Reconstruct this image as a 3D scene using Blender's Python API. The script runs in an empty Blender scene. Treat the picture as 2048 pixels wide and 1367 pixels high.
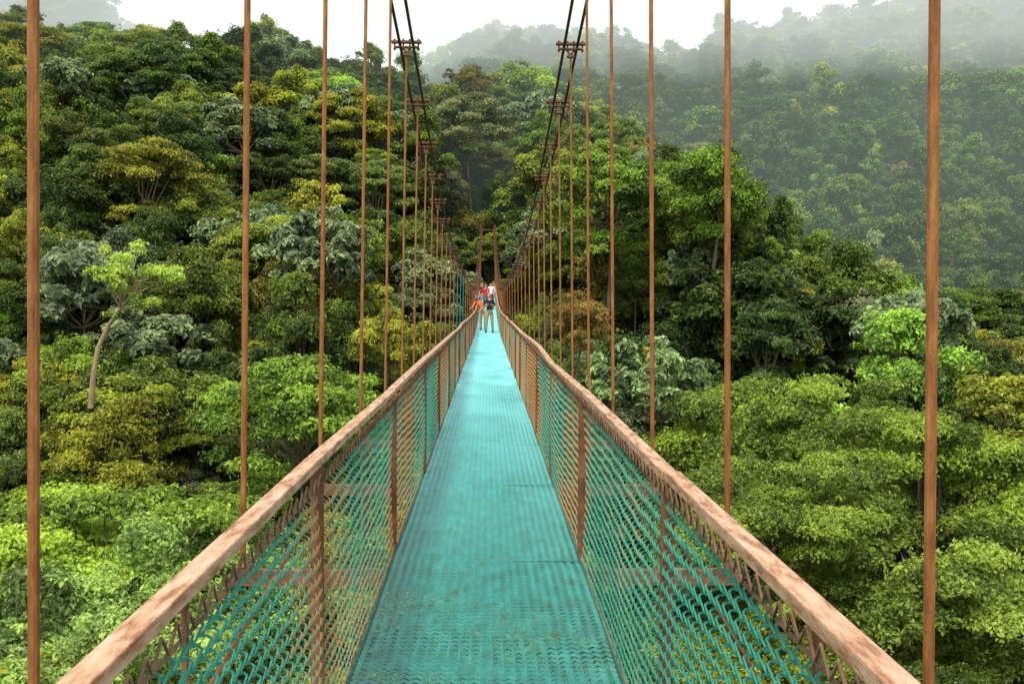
import bpy, math, random
import numpy as np
from mathutils import Vector, Matrix
random.seed(7); rng=np.random.default_rng(11)
scene=bpy.context.scene
col=scene.collection
scene.view_settings.view_transform='Standard'
scene.view_settings.look='None'
scene.view_settings.exposure=0

# ---------------------------------------------------------------- helpers
def new_empty(name):
    e=bpy.data.objects.new(name,None); col.objects.link(e); return e
def mesh_from(name,V,Q,mats,midx=None,var=None,smooth=False):
    V=np.asarray(V,dtype=np.float32); Q=np.asarray(Q,dtype=np.int32)
    me=bpy.data.meshes.new(name)
    n=len(Q)
    me.vertices.add(len(V)); me.vertices.foreach_set('co',V.ravel())
    me.loops.add(n*4); me.loops.foreach_set('vertex_index',Q.ravel())
    me.polygons.add(n)
    me.polygons.foreach_set('loop_start',np.arange(0,n*4,4,dtype=np.int32))
    try: me.polygons.foreach_set('loop_total',np.full(n,4,dtype=np.int32))
    except Exception: pass
    for m in mats: me.materials.append(m)
    if midx is not None: me.polygons.foreach_set('material_index',np.asarray(midx,dtype=np.int32))
    me.update(calc_edges=True)
    if var is not None:
        a=me.attributes.new('var','FLOAT','FACE'); a.data.foreach_set('value',np.asarray(var,dtype=np.float32))
    me.polygons.foreach_set('use_smooth',np.full(n,smooth))
    me.validate()
    return me
def obj_from(name,me,parent=None):
    o=bpy.data.objects.new(name,me); col.objects.link(o)
    if parent: o.parent=parent
    return o
def tubes(P0,P1,r0,r1=None,n=4):
    P0=np.asarray(P0,float).reshape(-1,3); P1=np.asarray(P1,float).reshape(-1,3)
    m=len(P0); r0=np.broadcast_to(np.asarray(r0,float),(m,)); r1=r0 if r1 is None else np.broadcast_to(np.asarray(r1,float),(m,))
    d=P1-P0; d/= (np.linalg.norm(d,axis=1,keepdims=True)+1e-9)
    ref=np.where(np.abs(d[:,2:3])>.9,np.array([[1.,0,0]]),np.array([[0,0,1.]]))
    u=np.cross(d,ref); u/=np.linalg.norm(u,axis=1,keepdims=True)+1e-9
    v=np.cross(d,u)
    an=np.arange(n)*2*math.pi/n+math.pi/n
    ring=u[:,None,:]*np.cos(an)[None,:,None]+v[:,None,:]*np.sin(an)[None,:,None]
    A=P0[:,None,:]+ring*r0[:,None,None]; B=P1[:,None,:]+ring*r1[:,None,None]
    V=np.concatenate([A,B],axis=1).reshape(-1,3)
    i=np.arange(n); j=(i+1)%n
    q=np.stack([i,j,j+n,i+n],axis=1)
    Q=(q[None]+ (np.arange(m)*2*n)[:,None,None]).reshape(-1,4)
    if n==4:
        caps=np.array([[3,2,1,0],[4,5,6,7]])
        Q=np.concatenate([Q,(caps[None]+(np.arange(m)*8)[:,None,None]).reshape(-1,4)])
    return V,Q
def boxes(C,S,axis=None):
    C=np.asarray(C,float).reshape(-1,3); S=np.broadcast_to(np.asarray(S,float),C.shape)
    k=np.array([[-1,-1,-1],[1,-1,-1],[1,1,-1],[-1,1,-1],[-1,-1,1],[1,-1,1],[1,1,1],[-1,1,1]])*.5
    V=(C[:,None,:]+k[None]*S[:,None,:]).reshape(-1,3)
    q=np.array([[0,3,2,1],[4,5,6,7],[0,1,5,4],[1,2,6,5],[2,3,7,6],[3,0,4,7]])
    Q=(q[None]+(np.arange(len(C))*8)[:,None,None]).reshape(-1,4)
    return V,Q
def beam(P0,P1,w,h):
    P0=np.asarray(P0,float).reshape(-1,3); P1=np.asarray(P1,float).reshape(-1,3)
    d=P1-P0; d/=np.linalg.norm(d,axis=1,keepdims=True)
    ref=np.where(np.abs(d[:,2:3])>.9,np.array([[0.,1,0]]),np.array([[0,0,1.]]))
    u=np.cross(d,ref); u/=np.linalg.norm(u,axis=1,keepdims=True); v=np.cross(u,d)
    c=[(-1,-1),(1,-1),(1,1),(-1,1)]
    A=np.stack([P0+u*a*w/2+v*b*h/2 for a,b in c],1); B=np.stack([P1+u*a*w/2+v*b*h/2 for a,b in c],1)
    V=np.concatenate([A,B],1).reshape(-1,3)
    q=np.array([[3,2,1,0],[4,5,6,7],[0,1,5,4],[1,2,6,5],[2,3,7,6],[3,0,4,7]])
    Q=(q[None]+(np.arange(len(P0))*8)[:,None,None]).reshape(-1,4)
    return V,Q
def join(*vq):
    Vs=[];Qs=[];o=0
    for V,Q in vq:
        Vs.append(V);Qs.append(Q+o);o+=len(V)
    return np.concatenate(Vs),np.concatenate(Qs)

# ---------------------------------------------------------------- materials
def N(nt,t,**k):
    n=nt.nodes.new(t)
    for a,b in k.items(): setattr(n,a,b)
    return n
def base_mat(name):
    m=bpy.data.materials.new(name); m.use_nodes=True; nt=m.node_tree
    b=nt.nodes['Principled BSDF']; return m,nt,b
def noise_mat(name,stops,scale=6,rough=.7,detail=6,spec=.3,bump=0,bscale=60,stretch=(1,1,1),metal=0):
    m,nt,b=base_mat(name)
    tc=N(nt,'ShaderNodeTexCoord'); mp=N(nt,'ShaderNodeMapping'); mp.inputs['Scale'].default_value=stretch
    nt.links.new(tc.outputs['Object'],mp.inputs['Vector'])
    nz=N(nt,'ShaderNodeTexNoise'); nz.inputs['Scale'].default_value=scale; nz.inputs['Detail'].default_value=detail; nz.inputs['Roughness'].default_value=.65
    nt.links.new(mp.outputs[0],nz.inputs['Vector'])
    r=N(nt,'ShaderNodeValToRGB')
    el=r.color_ramp.elements
    while len(el)<len(stops): el.new(.5)
    for e,(p,c) in zip(el,stops): e.position=p; e.color=(*c,1)
    nt.links.new(nz.outputs['Fac'],r.inputs['Fac']); nt.links.new(r.outputs['Color'],b.inputs['Base Color'])
    b.inputs['Roughness'].default_value=rough; b.inputs['Specular IOR Level'].default_value=spec; b.inputs['Metallic'].default_value=metal
    if bump:
        n2=N(nt,'ShaderNodeTexNoise'); n2.inputs['Scale'].default_value=bscale; n2.inputs['Detail'].default_value=4
        nt.links.new(mp.outputs[0],n2.inputs['Vector'])
        bp=N(nt,'ShaderNodeBump'); bp.inputs['Strength'].default_value=bump; bp.inputs['Distance'].default_value=.01
        nt.links.new(n2.outputs['Fac'],bp.inputs['Height']); nt.links.new(bp.outputs[0],b.inputs['Normal'])
    return m
m_rust=noise_mat('rusty_steel',[(.3,(.10,.036,.009)),(.5,(.19,.073,.018)),(.7,(.28,.13,.042))],scale=9,rough=.75,bump=.4,stretch=(3,3,.6))
m_darkrust=noise_mat('dark_rusty_steel',[(.3,(.035,.017,.009)),(.6,(.13,.058,.028))],scale=15,rough=.7,bump=.3)
m_cable=noise_mat('steel_cable',[(.3,(.02,.012,.008)),(.7,(.065,.034,.02))],scale=20,rough=.6)
m_rail=noise_mat('weathered_rail_paint',[(.30,(.10,.032,.012)),(.41,(.25,.115,.055)),(.50,(.38,.225,.14)),(.66,(.47,.33,.24)),(.76,(.55,.50,.46))],scale=9,rough=.38,bump=.3,stretch=(4,.8,4),detail=10)
def deck_mat():
    m,nt,b=base_mat('teal_deck_paint_far_sheen')
    tc=N(nt,'ShaderNodeTexCoord'); sp=N(nt,'ShaderNodeSeparateXYZ'); nt.links.new(tc.outputs['Object'],sp.inputs[0])
    nz=N(nt,'ShaderNodeTexNoise'); nz.inputs['Scale'].default_value=9; nz.inputs['Detail'].default_value=10; nz.inputs['Roughness'].default_value=.74
    mp=N(nt,'ShaderNodeMapping'); mp.inputs['Scale'].default_value=(1.5,.5,1); nt.links.new(tc.outputs['Object'],mp.inputs[0]); nt.links.new(mp.outputs[0],nz.inputs['Vector'])
    r=N(nt,'ShaderNodeValToRGB'); el=r.color_ramp.elements
    el[0].position=.32; el[0].color=(.04,.055,.035,1); el[1].position=.75; el[1].color=(.03,.25,.22,1)
    e=el.new(.40); e.color=(.006,.115,.095,1); e=el.new(.55); e.color=(.008,.165,.145,1)
    nt.links.new(nz.outputs['Fac'],r.inputs[0])
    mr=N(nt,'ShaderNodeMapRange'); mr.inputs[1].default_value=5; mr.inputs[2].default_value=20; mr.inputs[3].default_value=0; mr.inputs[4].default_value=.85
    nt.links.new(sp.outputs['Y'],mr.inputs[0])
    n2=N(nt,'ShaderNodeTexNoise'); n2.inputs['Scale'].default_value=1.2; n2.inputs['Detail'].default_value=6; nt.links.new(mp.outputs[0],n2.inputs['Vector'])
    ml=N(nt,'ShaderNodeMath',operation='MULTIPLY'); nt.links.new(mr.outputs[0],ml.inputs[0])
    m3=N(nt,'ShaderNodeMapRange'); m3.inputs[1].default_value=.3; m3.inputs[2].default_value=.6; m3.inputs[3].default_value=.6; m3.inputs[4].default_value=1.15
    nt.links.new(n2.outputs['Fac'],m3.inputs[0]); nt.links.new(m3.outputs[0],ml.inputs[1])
    mx=N(nt,'ShaderNodeMixRGB'); mx.inputs[2].default_value=(.15,.52,.56,1)  # colour lightens with distance, painting in sky reflection at grazing angle
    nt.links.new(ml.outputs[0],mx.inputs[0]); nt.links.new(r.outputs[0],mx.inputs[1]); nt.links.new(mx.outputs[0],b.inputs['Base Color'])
    b.inputs['Roughness'].default_value=.33; b.inputs['Specular IOR Level'].default_value=.7
    return m
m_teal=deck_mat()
m_tealh=noise_mat('teal_paint',[(.3,(.008,.11,.095)),(.7,(.02,.18,.155))],scale=5,rough=.5)
m_post=noise_mat('brown_post_steel',[(.3,(.06,.024,.010)),(.5,(.13,.056,.026)),(.7,(.20,.10,.056))],scale=8,rough=.7,bump=.4)
def wire_mat():
    m,nt,b=base_mat('chain_link_wire')
    tc=N(nt,'ShaderNodeTexCoord')
    nz=N(nt,'ShaderNodeTexNoise'); nz.inputs['Scale'].default_value=.55; nz.inputs['Detail'].default_value=3
    nt.links.new(tc.outputs['Object'],nz.inputs['Vector'])
    n2=N(nt,'ShaderNodeTexNoise'); n2.inputs['Scale'].default_value=25; n2.inputs['Detail'].default_value=2
    nt.links.new(tc.outputs['Object'],n2.inputs['Vector'])
    sp=N(nt,'ShaderNodeSeparateXYZ'); nt.links.new(tc.outputs['Object'],sp.inputs[0])
    mr=N(nt,'ShaderNodeMapRange'); mr.inputs[1].default_value=4.0; mr.inputs[2].default_value=8; mr.inputs[3].default_value=0; mr.inputs[4].default_value=.095
    nt.links.new(sp.outputs['Y'],mr.inputs[0])
    ad=N(nt,'ShaderNodeMath',operation='MULTIPLY_ADD'); ad.inputs[1].default_value=.45
    nt.links.new(n2.outputs['Fac'],ad.inputs[0]); nt.links.new(nz.outputs['Fac'],ad.inputs[2])
    a2=N(nt,'ShaderNodeMath',operation='ADD'); nt.links.new(ad.outputs[0],a2.inputs[0]); nt.links.new(mr.outputs[0],a2.inputs[1])
    r=N(nt,'ShaderNodeValToRGB'); el=r.color_ramp.elements
    el[0].position=.64; el[0].color=(.015,.18,.13,1); el[1].position=.88; el[1].color=(.26,.13,.04,1)
    e=el.new(.74); e.color=(.05,.22,.145,1)
    e=el.new(.80); e.color=(.19,.17,.08,1)
    nt.links.new(a2.outputs[0],r.inputs['Fac']); nt.links.new(r.outputs[0],b.inputs['Base Color'])
    b.inputs['Roughness'].default_value=.45
    return m
m_wire=wire_mat()
m_wirebrown=noise_mat('rusty_wire',[(.3,(.06,.03,.017)),(.7,(.24,.14,.08))],scale=12,rough=.6)
def leaf_mat(name='leaves',transl=.3,rough=.5,spec=.3):
    m,nt,b=base_mat(name)
    oi=N(nt,'ShaderNodeObjectInfo'); at=N(nt,'ShaderNodeAttribute'); at.attribute_name='var'
    hsv=N(nt,'ShaderNodeHueSaturation'); hsv.inputs['Saturation'].default_value=1.0
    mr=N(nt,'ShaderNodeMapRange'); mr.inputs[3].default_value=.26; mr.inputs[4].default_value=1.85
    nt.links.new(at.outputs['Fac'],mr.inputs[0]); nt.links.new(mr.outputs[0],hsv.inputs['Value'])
    mh=N(nt,'ShaderNodeMapRange'); mh.inputs[3].default_value=.508; mh.inputs[4].default_value=.482
    nt.links.new(at.outputs['Fac'],mh.inputs[0]); nt.links.new(mh.outputs[0],hsv.inputs['Hue'])
    nt.links.new(oi.outputs['Color'],hsv.inputs['Color'])
    nt.links.new(hsv.outputs[0],b.inputs['Base Color'])
    b.inputs['Roughness'].default_value=rough; b.inputs['Specular IOR Level'].default_value=spec
    tr=N(nt,'ShaderNodeBsdfTranslucent'); mx=N(nt,'ShaderNodeMixShader'); mx.inputs[0].default_value=transl
    h2=N(nt,'ShaderNodeHueSaturation'); h2.inputs['Hue'].default_value=.485; h2.inputs['Value'].default_value=1.5
    nt.links.new(hsv.outputs[0],h2.inputs['Color']); nt.links.new(h2.outputs[0],tr.inputs['Color'])
    nt.links.new(b.outputs[0],mx.inputs[1]); nt.links.new(tr.outputs[0],mx.inputs[2])
    nt.links.new(mx.outputs[0],nt.nodes['Material Output'].inputs['Surface'])
    return m
m_leaf=leaf_mat()
m_bark=noise_mat('bark',[(.3,(.05,.038,.022)),(.6,(.13,.10,.065)),(.8,(.20,.17,.12))],scale=3,rough=.9,stretch=(1,1,.3))
m_palebark=noise_mat('pale_bark',[(.3,(.13,.10,.05)),(.7,(.25,.20,.11))],scale=3,rough=.9,stretch=(1,1,.3))
m_ground=noise_mat('forest_floor',[(.3,(.006,.009,.003)),(.6,(.014,.024,.007)),(.8,(.02,.035,.01))],scale=.4,rough=.95,bump=1,bscale=3)

# ---------------------------------------------------------------- terrain
def sm(t): t=np.clip(t,0,1); return t*t*(3-2*t)
def wob(x,y,s,seed=0):
    x=x/s;y=y/s
    return (np.sin(x*1.3+y*.7+seed)+np.sin(-x*.8+y*1.7+2.1*seed)+.6*np.sin(x*2.9-y*2.3+seed*1.7)+.5*np.sin(x*4.1+y*3.7+seed*.3))/3.1
def Zc(x,y):
    x=np.asarray(x,float); y=np.asarray(y,float)
    z=-10.5+0*x
    z=z-5*sm((y-38)/15)*(1-sm((y-62)/20))*sm((-x-5)/12)
    g=1-.9*sm((x-6)/42)
    notch=np.exp(-(x/9.0)**2)
    ys=56+34*notch
    L=(44+8.0*sm((-x-12)/26))*sm((y-ys)/(112-6*notch))*g
    L=L*(1-.65*sm((y-176)/60))
    z=z+L
    z=z+3.5*np.exp(-((x-23)/11)**2-((y-102)/20)**2)
    z=z+8.5*sm((y-68)/28)*sm((x-14)/10)*(1-.6*sm((y-125)/45))
    z=z-2.5*sm((x-35)/20)*sm((y-80)/20)
    amp=np.where(x>0,73+.23*x,54+19*np.exp(-(x/25)**2)+27*sm((-x-80)/40))
    F=amp*sm((y-150)/165)
    F=F*(1-.35*sm((y-350)/120))
    z=z+F
    z=z+2.2*wob(x,y,14,1)*(1-.8*notch)+ (1.5+4.0*sm((y-150)/150))*wob(x,y,45,3)*(1-.7*notch*(y<150))
    return z
TH=13.0
gx=np.linspace(-520,520,209); gy=np.linspace(-80,760,169)
X,Y=np.meshgrid(gx,gy); Z=Zc(X,Y)-TH
V=np.stack([X,Y,Z],-1).reshape(-1,3)
i,j=np.meshgrid(np.arange(208),np.arange(168)); a=(j*209+i).ravel()
Q=np.stack([a,a+1,a+210,a+209],1)
obj_from('hillside_ground',mesh_from('ground',V,Q,[m_ground],smooth=True))

# ---------------------------------------------------------------- trees
def unit(v): return v/(np.linalg.norm(v,axis=-1,keepdims=True)+1e-9)
def leaves(lobes,n_cl,per,L,spread,zmin=-.35,fold=.15,upb=.6):
    lobes=np.asarray(lobes,float)
    w=lobes[:,3]**2; w/=w.sum()
    li=rng.choice(len(lobes),n_cl,p=w); Lb=lobes[li]
    d=unit(rng.normal(size=(n_cl,3))); d[:,2]=np.where(d[:,2]<zmin,-d[:,2],d[:,2])
    rad=rng.uniform(.4,1.0,n_cl)**.6+np.abs(rng.normal(0,.2,n_cl))
    rad=np.where(rng.random(n_cl)<.16,rad+rng.uniform(.1,.7,n_cl),rad)[:,None]
    c=Lb[:,:3]+d*rad*np.stack([Lb[:,3],Lb[:,3],Lb[:,4]],1)
    nrm=unit(d+np.array([0,0,upb]))
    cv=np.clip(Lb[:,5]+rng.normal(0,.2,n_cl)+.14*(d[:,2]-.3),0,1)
    C=np.repeat(c,per,0); NN=np.repeat(nrm,per,0); CV=np.repeat(cv,per)
    m=len(C)
    off=unit(rng.normal(size=(m,3)))
    off-=NN*(off*NN).sum(1,keepdims=True)*.6
    off=unit(off)*rng.uniform(.3,1,m)[:,None]*spread
    P=C+off
    nn=unit(NN+off/spread*.6+rng.normal(size=(m,3))*.5)
    t=unit(np.cross(nn,rng.normal(size=(m,3)))); 
    t=unit(off-nn*(off*nn).sum(1,keepdims=True)+t*.3*spread)
    b=np.cross(nn,t)
    l=L*rng.uniform(.5,1.35,m)[:,None]
    V=np.stack([P-t*l*.5,P-b*l*.27+nn*l*fold,P+t*l*.5-nn*l*.1,P+b*l*.27+nn*l*fold],1).reshape(-1,3)
    Q=np.arange(m*4).reshape(m,4)
    return V,Q,np.clip(CV+rng.normal(0,.10,m),0,1)
def crown(kind,R,H):
    lob=[]
    ex=rng.uniform(.82,1.2)
    if kind=='dome':
        for k in range(rng.integers(44,58)):
            d=unit(rng.normal(size=3)); d[2]=d[2]*.8+.12
            rr=R*rng.uniform(.45,1.0)
            r=R*rng.choice([rng.uniform(.08,.16),rng.uniform(.14,.25)])
            lob.append((d[0]*rr*ex,d[1]*rr/ex,H-R*1.05+d[2]*rr*1.0,r,r*.75,rng.uniform(.10,.88)))
        lob.append((0,0,H-R*.95,R*.5,R*.5,.35))
    elif kind=='layer':
        for k in range(rng.integers(54,66)):
            a=rng.uniform(0,6.28); q=math.sqrt(rng.uniform(.02,1)); 
            lev=rng.choice([0,0,1,1,2,3])
            rr=R*q*(.8,1.0,.98,.75)[lev]
            zz=H-.1*R-(0,.32,.68,1.1)[lev]*R-.28*R*q*q+rng.uniform(-.13,.13)*R
            r=R*rng.uniform(.11,.26)
            lob.append((math.cos(a)*rr*ex,math.sin(a)*rr/ex,zz,r,r*.34,rng.uniform(.10,.9)))
    elif kind=='tall':
        for k in range(rng.integers(42,54)):
            a=rng.uniform(0,6.28); h=rng.uniform(0,1)
            rr=R*.75*math.sin(math.pi*(.2+.72*h))*rng.uniform(.35,1.25)
            r=R*rng.choice([rng.uniform(.08,.15),rng.uniform(.14,.26)])
            lob.append((math.cos(a)*rr,math.sin(a)*rr,H*.26+h*H*.70,r,r*.75,rng.uniform(.10,.82)))
    elif kind=='cecropia':
        for k in range(rng.integers(40,50)):
            a=rng.uniform(0,6.28); q=math.sqrt(rng.uniform(0,1))
            rr=R*q
            lob.append((math.cos(a)*rr,math.sin(a)*rr,H-.15*R-.45*R*q*q-rng.uniform(0,1.0)*R,R*.14,R*.08,rng.uniform(.15,.9)))
    elif kind=='bush':
        for k in range(rng.integers(16,22)):
            a=rng.uniform(0,6.28); q=math.sqrt(rng.uniform(0,1)); r=R*rng.uniform(.2,.36)
            lob.append((math.cos(a)*R*.75*q,math.sin(a)*R*.75*q,H*.5*(1-q*q*.5)+rng.uniform(-.2,.25)*H,r,r*.8,rng.uniform(.15,.7)))
    return lob
def make_tree(name,kind,R,H,n_cl,per,L,spread,zmin=-.45,trunk_r=.22,nlimb=18):
    lob=crown(kind,R,H)
    V,Q,var=leaves(lob,n_cl,per,L,spread,zmin)
    if kind!='bush':
        P0=[];P1=[];r0=[];r1=[]
        bend=rng.normal(0,.5,2); hs=np.linspace(-1.5,H*.62,7)
        pts=[np.array([bend[0]*math.sin(h/H*3),bend[1]*math.sin(h/H*2.5),h]) for h in hs]
        for k in range(6):
            P0.append(pts[k]);P1.append(pts[k+1]);r0.append(trunk_r*(1-.12*k));r1.append(trunk_r*(1-.12*(k+1)))
        order=list(range(len(lob))); rng.shuffle(order)
        for q in order[:nlimb]:
            c=np.array(lob[q][:3]); s=pts[-1 if rng.random()<.6 else -2]
            m1=s*.6+c*.4+np.array([0,0,-.06*H*rng.random()]) ; m1[:2]+=rng.normal(0,.15,2)
            m2=s*.25+c*.75
            for A,B,a,b in ((s,m1,.42,.28),(m1,m2,.28,.17),(m2,c,.17,.07)):
                P0.append(A);P1.append(B);r0.append(trunk_r*a);r1.append(trunk_r*b)
        tv,tq=tubes(P0,P1,r0,r1,n=6)
        Q=np.concatenate([Q,tq+len(V)]); mi=np.concatenate([np.ones(len(var)),np.zeros(len(tq))])
        var=np.concatenate([var,np.zeros(len(tq))]); V=np.concatenate([V,tv])
    else: mi=np.ones(len(var))
    return mesh_from(name,V,Q,[m_bark,m_leaf],midx=mi,var=var)
NEAR=[make_tree('near_dome_tree','dome',4.6,13,8500,11,.17,.24),
      make_tree('near_layer_tree','layer',5.2,13,8500,11,.16,.24,zmin=-.2),
      make_tree('near_layer_tree_b','layer',4.8,12.5,8500,11,.16,.24,zmin=-.2),
      make_tree('near_dome_tree_b','dome',5,13,8000,11,.20,.26)]
MID=[make_tree('mid_dome_tree','dome',4.6,13,4400,7,.28,.36),
     make_tree('mid_dome_tree_b','dome',4.2,14,4400,7,.28,.36),
     make_tree('mid_layer_tree','layer',5.0,13,4400,7,.27,.36,zmin=-.2),
     make_tree('mid_layer_tree_b','layer',4.6,14,4400,7,.27,.36,zmin=-.2),
     make_tree('mid_tall_tree','tall',4.2,15,4200,7,.28,.36),
     make_tree('mid_tall_tree_b','tall',4.4,16,4200,7,.29,.38),
     make_tree('mid_leafy_tree','dome',4.4,13,2800,7,.42,.40),
     make_tree('mid_dome_tree_c','dome',4.8,12.5,4400,7,.25,.34)]
CEC=[make_tree('cecropia_a','cecropia',4.2,14,760,11,.55,.5,zmin=-.1,trunk_r=.2,nlimb=24),
     make_tree('cecropia_b','cecropia',3.8,13,740,11,.58,.52,zmin=-.1,trunk_r=.18,nlimb=24)]
FAR=[make_tree('far_dome_tree','dome',4.8,13,1500,5,.50,.6),
     make_tree('far_layer_tree','layer',5.2,13,1500,5,.50,.6),
     make_tree('far_tall_tree','tall',4.6,16,1500,5,.50,.6),
     make_tree('far_dome_tree_b','dome',5.2,14,1500,5,.50,.6)]
BUSH=[make_tree('understory_bush','bush',3.4,6,1400,7,.30,.36),make_tree('understory_bush_b','bush',3.8,8,1400,7,.32,.36)]
def leaning_tree(name):
    lob=[(-.2+rng.normal(0,1.6),rng.normal(0,1.3),10.0+rng.normal(0,1.3),rng.uniform(.35,.8),rng.uniform(.22,.45),rng.uniform(.4,1)) for k in range(30)]
    V,Q,var=leaves(lob,1300,8,.25,.33)
    pts=[np.array(p,float) for p in ((-3.2,0,-1),(-3.0,0,2),(-2.7,.1,4),(-1.9,.1,5.8),(-.9,0,7.2),(0,0,8.3),(.3,0,9.4))]
    P0=pts[:-1];P1=pts[1:];r0=list(np.linspace(.24,.12,6));r1=list(np.linspace(.22,.09,6))
    for l in lob[:22]:
        s=pts[rng.integers(4,7)]; c=np.array(l[:3]); m=(s+c)/2+np.array([0,0,-.2])
        P0+= [s,m];P1+=[m,c];r0+=[.08,.05];r1+=[.05,.02]
    tv,tq=tubes(P0,P1,r0,r1,n=8)
    mi=np.concatenate([np.ones(len(var)),np.zeros(len(tq))])
    return mesh_from(name,np.concatenate([V,tv]),np.concatenate([Q,tq+len(V)]),[m_palebark,m_leaf],midx=mi,var=np.concatenate([var,np.zeros(len(tq))]))
LEAN=leaning_tree('leaning_tree')
DARK=[(.050,.092,.015),(.056,.104,.018),(.045,.088,.020),(.068,.112,.019)]
MIDC=[(.115,.180,.023),(.096,.162,.022),(.130,.190,.028),(.100,.152,.030)]
YEL=[(.185,.220,.024),(.192,.223,.026),(.17,.235,.024),(.185,.195,.036)]
GREY=[(.14,.19,.088),(.118,.170,.078)]
BRIGHT=[(.155,.27,.03),(.17,.285,.04)]
def pickc(w):
    s=random.choices([DARK,MIDC,YEL,GREY,BRIGHT],weights=w)[0]; c=random.choice(s); k=random.uniform(.75,1.2)
    return (c[0]*k*random.uniform(.9,1.12),c[1]*k,c[2]*k,1)
def deckz(y):
    y=np.asarray(y,float)
    return np.where(y<38,-1.55,np.where(y<66,-1.55+.0011*(y-38)**2,-1.55+.0011*28**2+.0616*(30*(1-np.exp(-(np.maximum(y,66)-66)/30)))+.006*(y-66)))
forest=new_empty('forest'); hill_forest=new_empty('distant_hill_forest'); under=new_empty('understory_shrubs')
def place(name,me,x,y,z,s,c,parent,sz=None,rot=None):
    o=bpy.data.objects.new(name,me); col.objects.link(o)
    o.location=(x,y,z); o.scale=(s,s,sz or s); o.rotation_euler=(random.uniform(-.08,.08),random.uniform(-.08,.08),random.uniform(0,6.28) if rot is None else rot)
    o.color=c
    if parent: o.parent=parent
    return o
def free(x,y,R,top):
    if y<137:
        if top>float(deckz(y))-2.5 and abs(x)<R*.85+1.9: return False
    return True
FEAT=[]
def feat(name,me,px,row,d,s,c,sz=None,H0=14,rot=None):
    x=(px-975)/1991*d; ztop=(600-row)/1991*d
    FEAT.append((x,d,4.0*s))
    place(name,me,x,d,ztop-H0*(sz or s),s,(*c,1),None,sz=sz,rot=rot)
feat('round_crown_tree',MID[0],1420,272,92,1.15,(.10,.19,.02),H0=13.3)
feat('umbrella_tree',MID[2],1215,310,100,1.3,(.10,.185,.022),H0=13.3)
feat('leaning_pale_tree',LEAN,265,505,66,.8,(.21,.32,.05),H0=12.0,rot=0)
feat('broad_leaf_tree',NEAR[3],120,1085,27,1.1,(.19,.30,.075),H0=13.3)
feat('broad_leaf_tree',NEAR[0],330,1040,31,.95,(.185,.30,.07),H0=13.3)
feat('broad_leaf_tree',NEAR[3],450,1000,36,.85,(.175,.30,.06),H0=13.3)
feat('broad_leaf_tree',NEAR[0],60,1215,22,.8,(.18,.29,.07),H0=13.3)
feat('flat_crown_tree',NEAR[1],1650,720,56,1.6,(.135,.21,.025),H0=13.2)
feat('flat_crown_tree',NEAR[2],1850,800,47,1.3,(.13,.205,.023),H0=13.2)
feat('flat_crown_tree',NEAR[1],1600,890,42,1.05,(.13,.20,.026),H0=13.2)
feat('yellow_green_tree',MID[7],240,765,70,1.05,(.18,.205,.02),H0=12.8)
feat('layered_green_tree',MID[2],620,715,62,1.15,(.125,.225,.026),H0=13.3)
feat('cecropia_tree',CEC[0],640,405,96,1.2,(.145,.20,.095))
feat('cecropia_tree',CEC[1],190,455,88,1.2,(.135,.185,.095))
feat('grey_leaf_tree',MID[2],940,195,150,1.2,(.14,.17,.07),H0=13.3)
feat('cecropia_tree',CEC[1],1830,545,78,1.0,(.155,.215,.105))
feat('cecropia_tree',CEC[0],1280,655,60,.8,(.165,.25,.10))
feat('mossy_tree',MID[7],930,122,160,.8,(.14,.13,.035),H0=12.8)
feat('yellow_green_tree',MID[1],775,620,66,.6,(.24,.27,.03),H0=13.6)
feat('mossy_tree',MID[0],1150,575,72,.55,(.19,.15,.03),H0=13.3)
cnt=0
def nearfeat(x,y):
    return any((x-a)**2+(y-b)**2<(r*.5)**2 for a,b,r in FEAT)
y=-18.0
while y<180:
    st=4.9 if y<60 else 4.5
    xm=.60*max(y,0)+26
    x=-xm
    while x<xm:
        px=x+random.uniform(-.5,.5)*st; py=y+random.uniform(-.5,.5)*st
        s=random.choice([random.uniform(.5,.75),random.uniform(.7,1.0),random.uniform(.9,1.35)])
        zc=float(Zc(px,py)); base=zc-TH
        sz=s**.6*random.uniform(.85,1.12)
        top=base+14*sz; R=4.8*s
        if abs(px)<8 and 80<py<137 and not free(px,py,R,top):
            s=.55; sz=.6; R=2.7; top=base+8.5
        if free(px,py,R,top) and not nearfeat(px,py):
            if py<44: me=random.choice(NEAR); 
            else: me=random.choice(MID) if random.random()>.06 else random.choice(CEC)
            if px<0: w=(4,4,2.0,.8,.8) if py>45 else (1.5,3,2,.3,2.5)
            else: w=(2.6,4,2.2,.3,1.3)
            c=pickc(w)
            if me in CEC: c=(.135,.19,.09,1)
            place('tree_crown',me,px,py,base-.3,s,c,forest,sz=sz); cnt+=1
        x+=st
    y+=st
y=-10.
while y<172:
    xm=.6*max(y,0)+20; x=-xm
    while x<xm:
        px=x+random.uniform(-2,2); py=y+random.uniform(-2,2); s=random.uniform(.7,1.4)
        if abs(px)<5: s=random.uniform(.4,.8)
        base=float(Zc(px,py))-TH
        if free(px,py,3*s,base+7*s):
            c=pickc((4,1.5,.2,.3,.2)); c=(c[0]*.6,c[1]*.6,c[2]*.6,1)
            place('shrub',random.choice(BUSH),px,py,base-.4,s,c,under)
        x+=4.2
    y+=4.2
y=180.
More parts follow.
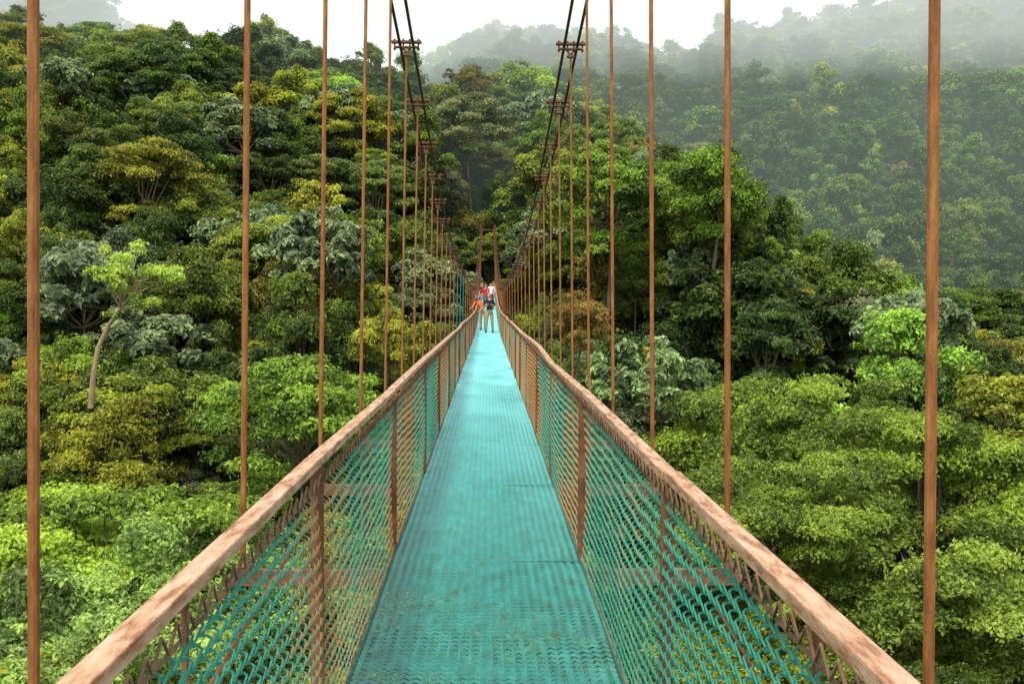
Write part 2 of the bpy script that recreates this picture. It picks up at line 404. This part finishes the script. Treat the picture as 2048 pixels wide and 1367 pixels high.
while y<390:
    st=5.0+ (y-176)*.004; xm=.58*y+25; x=-xm
    while x<xm:
        px=x+random.uniform(-.5,.5)*st; py=y+random.uniform(-.5,.5)*st
        s=random.choice([random.uniform(.5,.8),random.uniform(.7,1.0),random.uniform(.9,1.45)])
        if not (px<-5 and py<280):
            place('hill_tree',random.choice(FAR),px,py,float(Zc(px,py))-TH,s,pickc((3.5,4,1.3,.4,.7)),hill_forest,sz=s**.6*random.uniform(.85,1.15)); cnt+=1
        x+=st
    y+=st
for (xx,yy,ss) in ((-5.2,131,.75),(5.4,130,.75),(-6,124,.7),(6.2,123,.7),(0.3,143,.9),(-4,141,.95),(4.2,141,.95),(0,150,1.1)):
    place('tree_crown',random.choice(MID[:6]),xx,yy,float(deckz(yy))-3.5,ss,pickc((5,1.5,.2,.2,.1)),forest)
print('TREES',cnt)

# ---------------------------------------------------------------- bridge
bridge=new_empty('suspension_bridge')
Y0,Y1=-12.0,134.0
HW=.55; XR=.58; RH0=1.005
def Xc(y):
    y=np.asarray(y,float); return 1.45-.5*sm((y-28)/36)
def cabz(y):
    y=np.asarray(y,float); return .72+.00176*(y-62)**2
def grating(y0,y1,pitch,nx,hh,wd,amp):
    ys=np.arange(y0,y1,pitch); xs=np.linspace(-HW,HW,nx+1)
    ph=(np.arange(nx+1)[None,:]%2)*amp+0*ys[:,None]
    Yg=ys[:,None]+ph; Xg=np.broadcast_to(xs[None,:],Yg.shape)
    u=(Yg-1.0)/2.42; panel=np.floor(u); fr=u-panel
    edge=np.clip(np.minimum(fr,1-fr)/.08,0,1)
    zb=deckz(Yg)+.007*np.sin(Yg*2.6+Xg*2)+.006*np.sin(Yg*9.1+Xg*3)*np.sin(Yg*1.3)+ .003*(1-edge)*np.sin(panel*7.1+Xg*4)
    A=np.stack([Xg,Yg,zb-hh*.3],-1); B=np.stack([Xg,Yg+wd,zb+hh*.7],-1)
    n,m=Yg.shape
    Vv=np.stack([A,B],2).reshape(-1,3)
    r,c=np.meshgrid(np.arange(n),np.arange(m-1),indexing='ij')
    a=(r*m+c)*2
    Qq=np.stack([a,a+2,a+3,a+1],-1).reshape(-1,4)
    return Vv,Qq
dv=join(grating(Y0,30,.052,46,.010,.016,.026),grating(30,Y1,.06,46,.018,.03,.03))
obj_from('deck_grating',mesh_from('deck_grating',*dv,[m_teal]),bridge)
xs=np.linspace(-HW,HW,24); ysg=np.arange(Y0,Y1,2.0)
XX,YY=np.meshgrid(xs[1:-1],ysg); XX=XX.ravel(); YY=YY.ravel()
fl=beam(np.stack([XX,YY,deckz(YY)-.014],1),np.stack([XX,YY+2.0,deckz(YY+2.0)-.014],1),.010,.010)
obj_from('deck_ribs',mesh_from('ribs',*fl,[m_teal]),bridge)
sy=np.arange(1.0-2.42*5,Y1,2.42)
k=boxes(np.stack([0*sy,sy,deckz(sy)+.008],1),(1.10,.014,.004))
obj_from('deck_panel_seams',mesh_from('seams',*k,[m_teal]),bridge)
ys=np.arange(Y0,Y1,1.375)
parts=[]
for xx in (-.36,0,.36):
    P0=np.stack([0*ys+xx,ys,deckz(ys)-.05],1); P1=np.stack([0*ys+xx,ys+1.375,deckz(ys+1.375)-.05],1)
    parts.append(beam(P0,P1,.03,.04))
for sgn in (-1,1):
    P0=np.stack([0*ys+sgn*(HW+.01),ys,deckz(ys)-.01],1); P1=np.stack([0*ys+sgn*(HW+.01),ys+1.375,deckz(ys+1.375)-.01],1)
    parts.append(beam(P0,P1,.016,.05))
obj_from('deck_stringers',mesh_from('stringers',*join(*parts),[m_tealh]),bridge)
S=np.arange(3.2-2.76*5,Y1-1,2.76)
parts=[boxes(np.stack([0*S,S,deckz(S)-.12],1),np.stack([2*Xc(S)+.16,0*S+.07,0*S+.09],1))]
obj_from('crossbeams',mesh_from('crossbeams',*join(*parts),[m_post]),bridge)
for sgn,nm in ((-1,'left'),(1,'right')):
    RH=RH0+(-.014 if sgn<0 else .003)
    jit=rng.normal(0,.014,len(S)) 
    yp=S+(.12 if sgn<0 else -.08)
    xo=XR+.006*rng.normal(size=len(S))
    zt=deckz(yp)+RH+jit*.8
    hgt=zt-.02-deckz(yp)+.05; zm=(zt-.02+deckz(yp)-.05)/2
    pa=boxes(np.stack([sgn*(xo-.012),yp,zm],1),np.stack([0*yp+.040,0*yp+.008,hgt],1))
    pb=boxes(np.stack([sgn*(xo+.011),yp+.0275,zm],1),np.stack([0*yp+.006,0*yp+.046,hgt],1))
    B0=np.stack([sgn*(xo+.03),yp+.03,zt-.22],1); B1=np.stack([sgn*(Xc(yp)*.78),S+.03,deckz(S)-.09],1)
    pc=beam(B0,B1,.035,.010)
    ym=yp+1.38; ym=ym[:-1]
    pd=tubes(np.stack([sgn*(0*ym+XR+.01),ym,deckz(ym)],1),np.stack([sgn*(0*ym+XR+.01),ym,deckz(ym)+RH-.04],1),.008,n=6)
    obj_from('posts_'+nm,mesh_from('posts',*join(pa,pb,pc,pd),[m_post]),bridge)
    Pt=np.stack([sgn*xo,yp,zt],1)
    A=Pt[:-1].copy(); B=Pt[1:].copy(); A[:,1]+=.010; B[:,1]-=.010
    A[:,2]+=rng.normal(0,.006,len(A)); A[:,0]+=rng.normal(0,.005,len(A))
    rl=beam(A,B,.05,.032)
    o=obj_from('handrail_'+nm,mesh_from('handrail',*rl,[m_rail]),bridge)
    bv=o.modifiers.new('b','BEVEL'); bv.width=.004; bv.segments=2
    cp=boxes(np.stack([sgn*xo,yp,zt-.003],1),(.043,.05,.028))
    obj_from('rail_joints_'+nm,mesh_from('joints',*cp,[m_darkrust]),bridge)
    zc=cabz(S); xt=Xc(S); hgt=zc-deckz(S)
    Pb=np.stack([sgn*(xt+.015),S,deckz(S)-.12],1)
    xtop=xt-.014*np.clip(hgt-1.1,0,9)+.0
    Ptp=np.stack([sgn*xtop,S,zc-.12],1)
    teal=((S>40)&(S<50)) if sgn<0 else (S<-99)
    ok=hgt>.3
    rr=.0185
    for flag,mt,nm2 in ((ok&~teal,m_rust,'hangers_'),(ok&teal,m_tealh,'painted_hangers_')):
        if flag.any():
            q1=tubes(Pb[flag],Ptp[flag],rr,n=10)
            q2=boxes(Pb[flag]+np.array([0,0,.055]),(.09,.07,.012))
            q3=tubes(Pb[flag]+np.array([0,0,.062]),Pb[flag]+np.array([0,0,.10]),.03,n=6)
            obj_from(nm2+nm,mesh_from('hangers',*join(q1,q2,q3),[mt],smooth=False),bridge)
    yc=np.linspace(Y0-2,Y1,110)
    cab=[]
    for off in (-.11,.11):
        def cx(yy): return sgn*(Xc(yy)-.014*np.clip(cabz(yy)-deckz(yy)-1.1,0,9)+off)
        P=np.stack([cx(yc),yc,cabz(yc)],1)
        cab.append(tubes(P[:-1],P[1:],.026,n=6))
    obj_from('main_cables_'+nm,mesh_from('cables',*join(*cab),[m_cable]),bridge)
    cl=[]
    f=ok
    Cc=np.stack([sgn*xtop,S,zc],1)[f]
    e=lambda a,b,c:Cc+np.array([a,b,c])
    cl.append(boxes(e(0,0,.042),(.50,.10,.034)))
    cl.append(boxes(e(0,0,-.042),(.42,.08,.026)))
    for q in (-.2,-.055,.055,.2):
        cl.append(tubes(e(q,0,-.095),e(q,0,.095),.014,n=6))
        cl.append(tubes(e(q,0,.060),e(q,0,.082),.024,n=6)); cl.append(tubes(e(q,0,-.078),e(q,0,-.056),.024,n=6))
    cl.append(boxes(e(-.03,0,-.107),(.018,.06,.098))); cl.append(boxes(e(.03,0,-.107),(.018,.06,.098)))
    cl.append(boxes(e(0,0,-.171),(.13,.08,.028))); cl.append(tubes(e(-.05,0,-.12),e(.05,0,-.12),.012,n=6))
    obj_from('cable_clamps_'+nm,mesh_from('clamps',*join(*cl),[m_darkrust]),bridge)
    def chain(y0,y1,pitch,cell,r,n=3):
        rows=int(round((RH-.09)/cell))*4
        nc=int((y1-y0)/pitch); yy0=y0+np.arange(nc)*pitch
        k=np.arange(rows+1); km=k%4
        ph=np.array([-.5,-.5,.5,.5])[km]
        fz=np.array([0,.14,.5,.64])[km]+k//4
        frac=(fz/fz[-1])[None,:]
        Yg=yy0[:,None]+ph[None,:]*pitch*1.05
        Yg=Yg+.02*np.sin(frac*5+yy0[:,None]*1.7)+.006*np.sin(yy0[:,None]*31+frac*3)
        zb=deckz(Yg); Zg=zb+.015+frac*(RH-.085)+.008*np.sin(Yg*3.1)+.004*np.sin(Yg*17)
        Xg=sgn*(XR-.008+.02*np.sin(frac*3.14)*np.sin(yy0[:,None]*1.3)+.005*np.array([1,-1,-1,1])[km][None,:])
        P=np.stack([Xg,Yg,Zg],-1)
        return tubes(P[:,:-1].reshape(-1,3),P[:,1:].reshape(-1,3),r,n=n)
    ch=join(chain(-6,14,.062,.050,.0031,4),chain(14,45,.062,.052,.0038),chain(45,Y1,.13,.09,.006))
    obj_from('chain_link_fence',mesh_from('chain_link',*ch,[m_wire]))
    yl=np.arange(-6,50,.04); kk=np.arange(len(yl))%2
    P=np.stack([sgn*(XR-.030+.008*kk),yl+.016*kk+.004*np.sin(yl*37),deckz(yl)+RH-.018-.05*kk+.004*np.sin(yl*23)],1)
    l1=tubes(P[:-1],P[1:],.0034,n=4)
    yt=np.arange(-6,Y1,.35); 
    pt=lambda h:np.stack([0*yt+sgn*(XR-.02),yt,deckz(yt)+h+.005*np.sin(yt*2.3)],1)
    l2=tubes(pt(RH-.065)[:-1],pt(RH-.065)[1:],.0045,n=4); l3=tubes(pt(.02)[:-1],pt(.02)[1:],.005,n=4)
    obj_from('lacing_wire_'+nm,mesh_from('lacing',*join(l1,l2,l3),[m_wirebrown]),bridge)
def tower(y,par,h):
    z0=float(Zc(0,y))-TH-2; zd=float(deckz(y)); zt=float(cabz(y))
    p=[]
    for s in (-1,1):
        x=float(Xc(y))*s-.04*s
        p.append(beam([[x*1.25,y,z0]],[[x,y,zt+.25]],.2,.2))
        p.append(boxes([[x,y,zt+.06]],(.36,.4,.1)))
    for zz in (zt-.4,zd-.35):
        p.append(boxes([[0,y,zz]],(2*float(Xc(y)),.13,.14)))
    return join(*p)
obj_from('far_tower',mesh_from('tower',*tower(Y1-.3,bridge,0),[m_darkrust]),bridge)
obj_from('near_tower',mesh_from('tower',*tower(Y0-1,bridge,0),[m_darkrust]),bridge)
yl=Y1+2; 
obj_from('landing_platform',mesh_from('landing',*boxes([[0,yl,float(deckz(Y1))-.1]],(3.2,4.4,.18)),[m_post]),bridge)

# ---------------------------------------------------------------- people
def cloth(name,c,rough=.85):
    return noise_mat(name,[(.3,tuple(v*.8 for v in c)),(.7,c)],scale=14,rough=rough)
m_skin=noise_mat('skin',[(.3,(.30,.15,.10)),(.7,(.38,.20,.13))],scale=10,rough=.5)
m_eye=noise_mat('eye_dark',[(.3,(.02,.015,.01)),(.7,(.03,.02,.02))],rough=.2)
m_boot=cloth('boot_leather',(.06,.04,.03)); m_black=cloth('black_plastic',(.02,.02,.022),.4)
m_lip=cloth('lips',(.25,.09,.08))
def person(name,x,y,shirt,trous,hair,arms,lean=(0,0),h=1.72,rot=0,hat=None,stance=.11,longsleeve=False):
    root=new_empty(name); s=h/1.72
    lx,ly=lean
    def T(p):
        z=p[2]; k=max(0,z-.93)
        return (p[0]+lx*k,p[1]+ly*k,z-.5*(lx*lx+ly*ly)*k)
    J={}; R={}; E=[]; lab={}
    def j(n,p,r,par=None,l=None):
        J[n]=T(p); R[n]=r
        if par: E.append((par,n)); lab[(par,n)]=l
    j('pel',(0,0,.96),(.145,.105)); j('wai',(0,0,1.09),(.125,.092),'pel','shirt'); j('che',(0,0,1.30),(.155,.11),'wai','shirt')
    j('upc',(0,.005,1.42),(.115,.085),'che','shirt'); j('nek',(0,0,1.50),(.052,.052),'upc','skin')
    j('jaw',(0,-.012,1.56),(.062,.07),'nek','skin'); j('hed',(0,-.004,1.635),(.078,.094),'jaw','head'); j('top',(0,.004,1.70),(.05,.06),'hed','head')
    for sd,S_ in ((-1,'L'),(1,'R')):
        sh,el,wr=arms[S_]
        j('sh'+S_,(sd*.175,0,1.42),(.062,.06),'upc','shirt')
        p=J['sh'+S_]
        J['el'+S_]=tuple(np.array(p)+np.array(el)); R['el'+S_]=(.041,.041); E.append(('sh'+S_,'el'+S_)); lab[('sh'+S_,'el'+S_)]='sleeve'
        J['wr'+S_]=tuple(np.array(J['el'+S_])+np.array(wr)); R['wr'+S_]=(.027,.027); E.append(('el'+S_,'wr'+S_)); lab[('el'+S_,'wr'+S_)]='shirt' if longsleeve else 'skin'
        dd=unit(np.array(wr)); J['pa'+S_]=tuple(np.array(J['wr'+S_])+dd*.07); R['pa'+S_]=(.038,.02); E.append(('wr'+S_,'pa'+S_)); lab[('wr'+S_,'pa'+S_)]='skin'
        j('hp'+S_,(sd*.088,0,.88),(.093,.095),'pel','trous')
        j('kn'+S_,(sd*(stance*.5+.05),-.015,.49),(.066,.068),'hp'+S_,'trous')
        j('an'+S_,(sd*stance,.01,.095),(.055,.058),'kn'+S_,'trous')
        j('he'+S_,(sd*stance,.015,.045),(.042,.045),'an'+S_,'boot')
        j('to'+S_,(sd*(stance+.02),-.15,.035),(.04,.034),'he'+S_,'boot')
    names=list(J); idx={n:i for i,n in enumerate(names)}
    me=bpy.data.meshes.new('sk'); me.from_pydata([J[n] for n in names],[(idx[a],idx[b]) for a,b in E],[])
    o=bpy.data.objects.new('sk',me); col.objects.link(o)
    o.modifiers.new('s','SKIN')
    for n in names:
        sv=me.skin_vertices[0].data[idx[n]]; sv.radius=R[n]; sv.use_root=(n=='pel')
    sb=o.modifiers.new('u','SUBSURF'); sb.levels=2; sb.render_levels=2
    dg=bpy.context.evaluated_depsgraph_get(); dg.update()
    bm=bpy.data.meshes.new_from_object(o.evaluated_get(dg)); 
    bpy.data.objects.remove(o)
    bm.materials.clear()
    mats=[m_skin,shirt,trous,m_boot,hair]
    for m in mats: bm.materials.append(m)
    seg=[(np.array(J[a]),np.array(J[b]),lab[(a,b)]) for a,b in E]
    hc=np.array(J['hed'])
    for p in bm.polygons:
        c=np.array(p.center); best=9;L='shirt'
        for a,b,l in seg:
            t=np.clip(np.dot(c-a,b-a)/np.dot(b-a,b-a),0,1); d=np.linalg.norm(c-a-t*(b-a))
            if d<best: best=d;L=l
        mi={'skin':0,'shirt':1,'trous':2,'boot':3,'head':0,'sleeve':1}[L]
        if L=='head':
            r=c-hc
            if r[1]>.01 or r[2]>.055: mi=4
        if L=='shirt' and c[2]<.99: mi=2
        p.material_index=mi; p.use_smooth=True
    obj_from('body',bm,root)
    def ht(dx,dy,dz): return hc+np.array([dx,dy,dz])
    ey=tubes([ht(-.032,-.084,.002),ht(.032,-.084,.002)],[ht(-.032,-.096,.002),ht(.032,-.096,.002)],.011,.007,n=6)
    obj_from('eyes',mesh_from('eyes',*ey,[m_eye]),root)
    nose=tubes([ht(0,-.09,.005)],[ht(0,-.112,-.032)],.006,.015,n=6)
    mouth=boxes([ht(0,-.088,-.058)],(.045,.012,.01))
    ears=boxes([ht(-.082,0,-.012),ht(.082,0,-.012)],(.014,.035,.055))
    fg=[]
    for S_ in 'LR':
        pa=np.array(J['pa'+S_]); wr=np.array(J['wr'+S_]); dd=unit(pa-wr); side=unit(np.cross(dd,[0,0.3,1])); dn=unit(np.cross(side,dd))
        if dn[2]>0: dn=-dn
        for q,ln in ((-.027,.06),(-.009,.075),(.009,.07),(.026,.055)):
            a=pa+side*q+dd*.01; bq=a+dd*ln*.55+dn*.008; cq=bq+dd*ln*.4+dn*.03
            fg.append(tubes([a,bq],[bq,cq],[.0095,.0085],[.0085,.006],n=6))
        a=wr+dd*.025+side*.028; bq=a+side*.022+dd*.03; fg.append(tubes([a,bq],[bq,bq+dd*.03+dn*.012],[.011,.009],[.009,.007],n=6))
    obj_from('face_and_fingers',mesh_from('ff',*join(nose,ears,*fg),[m_skin],smooth=True),root)
    obj_from('mouth',mesh_from('mouth',*mouth,[m_lip]),root)
    if hat:
        n=14; rings=[(.112,-.0),(.108,.05),(.085,.09),(.045,.115),(.001,.122)]
        Vh=[];Qh=[]
        for (r,zz) in rings:
            for a in range(n):
                t=a*2*math.pi/n; Vh.append(ht(math.cos(t)*r*.93,math.sin(t)*r*1.08,.02+zz))
        for r in range(len(rings)-1):
            for a in range(n): Qh.append((r*n+a,r*n+(a+1)%n,(r+1)*n+(a+1)%n,(r+1)*n+a))
        obj_from('helmet',mesh_from('helmet',Vh,Qh,[hat],smooth=True),root)
        obj_from('visor',mesh_from('visor',*boxes([ht(0,-.135,.022)],(.15,.07,.012)),[hat]),root)
    root.location=(x,y,float(deckz(y))+.018); root.rotation_euler=(0,0,rot); root.scale=(s,s,s)
    return root,J
khaki=cloth('khaki_cotton',(.30,.24,.15)); black=cloth('black_cotton',(.012,.012,.016)); red=cloth('red_shirt',(.45,.02,.04)); white=cloth('white_shirt',(.6,.64,.7))
orange=cloth('orange_jacket',(.6,.12,.025)); navy=cloth('navy_cloth',(.02,.025,.06)); blond=cloth('blond_hair',(.24,.13,.06)); brown=cloth('brown_hair',(.04,.02,.014)); bluehat=cloth('blue_helmet',(.05,.09,.32),.3); grey=cloth('grey_trousers',(.08,.08,.09))
bent={'L':(0,(-.06,-.05,-.26),(.13,-.17,.07)),'R':(0,(.06,-.05,-.26),(-.13,-.17,.07))}
down={'L':(0,(-.06,.0,-.27),(-.01,-.06,-.24)),'R':(0,(.06,.0,-.27),(.01,-.06,-.24))}
out={'L':(0,(-.10,-.12,-.20),(-.08,-.16,-.06)),'R':(0,(.02,-.06,-.27),(-.12,-.16,-.12))}
pr,J=person('tourist',.08,45,black,khaki,blond,bent,stance=.15,h=1.76)
c=(np.array(J['paL'])+np.array(J['paR']))/2+np.array([0,-.03,.01])
cam_v=join(boxes([c],(.11,.035,.07)),boxes([c+np.array([0,0,.042])],(.04,.03,.014)),tubes([c+np.array([0,-.017,0])],[c+np.array([0,-.05,0])],.024,n=10))
obj_from('handheld_camera',mesh_from('hc',*cam_v,[m_black]),pr)
person('tourist',-.22,47.4,orange,khaki,brown,out,lean=(-.45,-.1),hat=bluehat,stance=.10,h=1.66)
person('tourist',-.14,66,red,grey,brown,down,h=1.7)
person('tourist',.24,67,white,navy,blond,down,h=1.75,rot=.3)
person('tourist',-.36,68.4,black,khaki,brown,bent,h=1.68,rot=-.2)

# ---------------------------------------------------------------- mist (absorbing medium; its own emission stands in for scattered skylight)
def mist(name,lo,hi,dens,c):
    lo=np.array(lo,float);hi=np.array(hi,float)
    m=bpy.data.materials.new(name); m.use_nodes=True; nt=m.node_tree; nt.nodes.clear()
    o=N(nt,'ShaderNodeOutputMaterial'); v=N(nt,'ShaderNodeVolumeAbsorption'); v.inputs['Color'].default_value=(0,0,0,1); v.inputs['Density'].default_value=dens
    e=N(nt,'ShaderNodeEmission'); e.inputs['Color'].default_value=(*c,1); e.inputs['Strength'].default_value=dens
    a=N(nt,'ShaderNodeAddShader'); nt.links.new(v.outputs[0],a.inputs[0]); nt.links.new(e.outputs[0],a.inputs[1])
    nt.links.new(a.outputs[0],o.inputs['Volume'])
    return obj_from(name,mesh_from(name,*boxes([(lo+hi)/2],hi-lo),[m]))
mist('valley_mist',(-500,140,-60),(500,700,72),.0018,(.62,.80,.68))
mist('hilltop_mist',(-490,205,56),(490,690,130),.0075,(1.03,1.06,1.05))

# ---------------------------------------------------------------- light
w=bpy.data.worlds.new('World'); scene.world=w; w.use_nodes=True; nt=w.node_tree
bg=nt.nodes['Background']; sky=N(nt,'ShaderNodeTexSky'); sky.sky_type='NISHITA'; sky.sun_disc=False
SE,SR=math.radians(58),math.radians(200)
sky.sun_elevation=SE; sky.sun_rotation=SR
nt.links.new(sky.outputs[0],bg.inputs[0]); bg.inputs[1].default_value=.12
b2=N(nt,'ShaderNodeBackground'); b2.inputs[0].default_value=(1,1,1,1); b2.inputs[1].default_value=1.85
tc=N(nt,'ShaderNodeTexCoord'); nz=N(nt,'ShaderNodeTexNoise'); nz.inputs['Scale'].default_value=2.5; nz.inputs['Detail'].default_value=5
nt.links.new(tc.outputs['Generated'],nz.inputs['Vector'])
cr=N(nt,'ShaderNodeValToRGB'); cr.color_ramp.elements[0].color=(.84,.84,.83,1); cr.color_ramp.elements[0].position=.3; cr.color_ramp.elements[1].color=(1,1,.97,1); cr.color_ramp.elements[1].position=.6
nt.links.new(nz.outputs['Fac'],cr.inputs[0]); nt.links.new(cr.outputs[0],b2.inputs[0])
mx=N(nt,'ShaderNodeMixShader'); mx.inputs[0].default_value=.93
nt.links.new(bg.outputs[0],mx.inputs[1]); nt.links.new(b2.outputs[0],mx.inputs[2]); nt.links.new(mx.outputs[0],nt.nodes['World Output'].inputs['Surface'])
sd=bpy.data.lights.new('sun','SUN'); sd.energy=5.0; sd.angle=math.radians(10); sd.color=(1,.94,.77)
so=bpy.data.objects.new('sun',sd); col.objects.link(so)
dirs=Vector((math.sin(SR)*math.cos(SE),math.cos(SR)*math.cos(SE),math.sin(SE)))
so.rotation_euler=dirs.to_track_quat('Z','Y').to_euler()

# ---------------------------------------------------------------- camera
cd=bpy.data.cameras.new('camera'); cd.lens=35; cd.sensor_width=36; cd.clip_start=.05; cd.clip_end=3000
co=bpy.data.objects.new('camera',cd); col.objects.link(co)
pit=math.atan(83.5/1991); yaw=math.atan(49/1991)
f=Vector((math.sin(yaw)*math.cos(pit),math.cos(yaw)*math.cos(pit),-math.sin(pit)))
q=f.to_track_quat('-Z','Y')
M=q.to_matrix().to_4x4() @ Matrix.Rotation(math.radians(.3),4,'Z')
co.matrix_world=M
scene.camera=co
